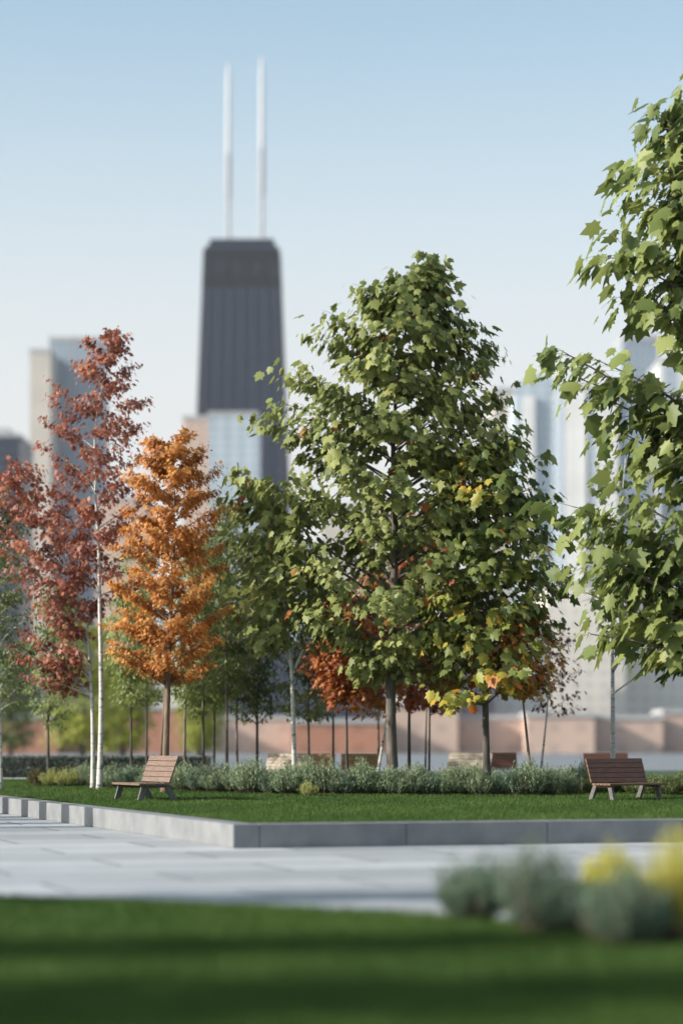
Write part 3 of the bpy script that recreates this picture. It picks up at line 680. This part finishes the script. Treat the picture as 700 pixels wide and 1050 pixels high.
F_pale = facade('pale_facade', (.72, .71, .68), (.40, .46, .54), 14, 3.7, .40, .92)
F_cream = facade('cream_facade', (.78, .72, .64), (.66, .60, .54), 4, 3.6)
F_paleblue = facade('pale_blue_glass', (.50, .56, .60), (.34, .42, .50), 6, 3.7)
F_brick = facade('brick_facade', (.42, .20, .13), (.36, .18, .12), 4.5, 3.6, .4, .45)
F_brick2 = facade('light_brick_facade', (.58, .42, .34), (.50, .37, .31), 4.5, 3.6, .4, .45)
F_mauve = facade('mauve_facade', (.34, .27, .28), (.2, .18, .22), 5, 3.6, .5, .5)
M_tower = facade('black_steel_and_glass', (.013, .019, .038), (.020, .030, .060), 4.0, 3.9, .6, .6, .5, .3)
M_steel = noisemat('black_steel', (.013, .018, .030), (.020, .027, .045), .2, .5)
M_mech = facade('louvred_dark_band', (.007, .008, .012), (.022, .026, .038), 12, 16, .5, .5)
M_white = noisemat('white_mast', (.50, .50, .51), (.58, .58, .59), .5, .5)
M_greym = noisemat('grey_mast', (.34, .34, .36), (.44, .44, .46), .5, .6)

# tapering black tower with two masts
DT = 1600.; x0b, x1b, x0t, x1t = gx(183, DT), gx(302, DT), gx(208.5, DT), gx(287.5, DT); H = gz(252, DT)
cxT = gx(247, DT); tw = empty('tapered_tower', (cxT, DT + 30, 0)); tag(tw, 'tall black tapering skyscraper with two white masts on its roof', 'building')
def taper(z0, z1, k=1.0, dz=0):
    def rp(z):
        f = z / H; hw = ((1 - f) * (x1b - x0b) + f * (x1t - x0t)) / 2 * k; hd = (1 - f) * 30 * k + f * 18 * k
        off = 0
        return [(-hw, -hd), (hw, -hd), (hw, hd), (-hw, hd)]
    return rp(z0), rp(z1)
zA = gz(292, DT)
m = MB(); a, bq = taper(0, zA); m.prism(a, 0, zA, bq); m.build('shaft', M_tower, tw)
m = MB(); a, bq = taper(zA, H, 1.002); m.prism(a, zA + .02, H, bq); m.build('top_floors', M_mech, tw)
m = MB(); a, _ = taper(H, H, 1.0); a2, _ = taper(H, H, .84); m.prism(a, H + .02, H + 5, a2); m.prism(a2, H + 5.02, gz(240, DT)); m.build('roof_plant', M_steel, tw)
m = MB()
for k in range(-3, 4):                                # steel columns standing proud of the long face
    A_, B_ = taper(0, zA); f_ = (k + 3.5) / 7
    m.tube([(A_[0][0] + (A_[1][0] - A_[0][0]) * f_, A_[0][1] - .1, 0), (B_[0][0] + (B_[1][0] - B_[0][0]) * f_, B_[0][1] - .1, zA)], [.4, .35], 4)
m.build('facade_columns', M_tower, tw)
for px, top in ((232, 52), (267, 46)):
    x = gx(px, DT) - cxT; zr_ = gz(240, DT); zm = gz(146 if px < 250 else 140, DT); zt = gz(top, DT)
    m = MB(); m.tube([(x, 0, zr_), (x, 0, zr_ + (zm - zr_) * .5), (x, 0, zr_ + (zm - zr_) * .52), (x, 0, zm)], [1.3, 1.4, 2.0, 2.0], 10); mo = m.build('mast', M_greym, tw)
    m = MB(); m.tube([(x, 0, zm + .02), (x, 0, zm + (zt - zm) * .8), (x, 0, zt)], [1.8, 1.5, .7], 10); m.build('antenna', M_white, mo)

building('office_tower', 'dark navy office tower at the far left edge', -30, 20, 448, 900, F_navy)
building('office_tower', 'narrow beige tower attached left of the blue grey one', 31, 52, 362, 1150, F_beige, setback=False)
building('office_tower', 'blue grey slab tower behind the tall russet tree', 51, 103, 350, 1180, F_bluegr, setback=False)
building('office_block', 'beige block behind the birches between the russet and orange trees', 98, 150, 512, 900, F_peach, setback=False)
building('office_block', 'peach coloured block in front of the black tower', 188, 218, 430, 1050, F_peach, setback=False)
building('office_block', 'pale blue glass block in front of the right side of the black tower', 214, 264, 426, 1000, F_paleblue, setback=False)
building('office_block', 'grey building behind the lower left of the main tree', 262, 330, 560, 900, F_bluegr, setback=False)
building('office_block', 'pale block hidden behind the centre of the main tree', 330, 440, 520, 1000, F_beige, setback=False)
building('office_block', 'pale beige building just right of the main tree', 505, 535, 402, 1200, F_beige, setback=False)
# tower with a rounded top
d = 1000.; x0, x1 = gx(528, d), gx(578, d); cxr = (x0 + x1) / 2
rt = empty('round_topped_tower', (cxr, d + 20, 0)); tag(rt, 'pale glass tower with a rounded top right of the main tree', 'building')
hw = (x1 - x0) / 2; zt = gz(384, d); outl = [(-hw, 0), (hw, 0)] + [(hw * math.cos(t * math.pi / 12), zt - hw * .9 + hw * .9 * math.sin(t * math.pi / 12)) for t in range(13)]
m = MB(); k = len(outl); m.v = [Vector((p[0], -20, p[1])) for p in outl] + [Vector((p[0], 20, p[1])) for p in outl]
m.f = [tuple(range(k)), tuple(range(2 * k - 1, k - 1, -1))] + [((i + 1) % k, i, k + i, k + (i + 1) % k) for i in range(k)]
m.build('wall', F_paleblue, rt)
m = MB()
m.box((-hw * .45, -20.8, zt * .47), (hw * .5, 1.4, zt * .94)); m.build('pier', noisemat('white_stone', (.68, .66, .63), (.78, .76, .73), .1), rt)
WS = MATS['white_stone']
def ribbed(label, px0, px1, py, d, piers, bodymat):
    r_ = building('ribbed_tower', label, px0, px1, py, d, bodymat, setback=False)
    for a, bq in piers:
        xa, xb = gx(a, d) - r_.location.x, gx(bq, d) - r_.location.x
        m = MB(); m.prism(rectpts(xa, xb, -22, -20.05), 0, gz(py + 3, d)); m.build('pier', WS, r_)
ribbed('white ribbed tower with bluish recesses, first right of the round topped one', 576, 606, 398, 950, [(580, 600)], F_bluegr)
ribbed('white ribbed tower half hidden by the right maple', 607, 640, 400, 940, [(613, 633)], F_bluegr)
building('office_tower', 'tall grey tower behind the leaves of the right maple', 638, 674, 348, 1100, F_bluegr)
building('office_tower', 'white tower at the right edge behind the leaves', 676, 725, 372, 1000, F_pale)
building('office_block', 'cream block low behind the birches at the right', 560, 640, 600, 700, F_cream, setback=False)
building('office_block', 'pale block low at the right edge', 640, 730, 570, 720, F_cream, setback=False)
building('office_block', 'mauve block low behind the turning maple', 455, 506, 600, 640, F_mauve, setback=False)
building('office_block', 'cream block between the mauve block and the right birch', 506, 560, 640, 650, F_cream, setback=False)
building('office_block', 'dark blue low block at the left edge behind the dark tree', -40, 62, 672, 500, F_navy, setback=False)
building('office_block', 'dark low block behind the slender trees and benches', 205, 395, 664, 500, F_navy, setback=False)
building('office_block', 'cream block low behind the main trunk', 395, 455, 640, 600, F_cream, setback=False)
for k, (a, bq, py, mt, lab) in enumerate([(-60, 60, 738, F_brick, 'low brick row at the far left'), (60, 190, 728, F_brick, 'low brick row behind the birch stems'),
        (190, 300, 738, F_brick2, 'low light brick row left of the forked birch'), (300, 395, 742, F_brick, 'low red brick row behind the golden benches'),
        (395, 470, 725, F_brick2, 'low light brick row behind the main trunk'), (470, 540, 738, F_brick2, 'low light brick row behind the pale and dark bench pair'),
        (540, 610, 735, F_brick2, 'low light brick row behind the leaning birch'), (610, 680, 738, F_brick2, 'brick row behind the right bench'), (680, 760, 732, F_brick2, 'light brick building at the right edge')]):
    building('brick_building', lab, a, bq - .8, py, 400 + (k % 3) * 6, mt, depth=14, setback=False)

# ------------------------------------------------------------------ air
m = MB(); m.box((0, 1400, 290), (3000, 3000, 584))
m.v = [Vector((v.x, max(v.y, -40), v.z)) for v in m.v]
hz = m.build('haze', bpy.data.materials.new('haze')); tag(hz, kind='stuff')
hm = hz.data.materials[0]; hm.use_nodes = True; n = hm.node_tree.nodes; n.clear()
out = n.new('ShaderNodeOutputMaterial'); pv = n.new('ShaderNodeVolumePrincipled'); pv.inputs['Color'].default_value = (.92, .95, 1, 1); pv.inputs['Density'].default_value = .000035
pv.inputs['Anisotropy'].default_value = .0
hm.node_tree.links.new(pv.outputs[0], out.inputs['Volume'])
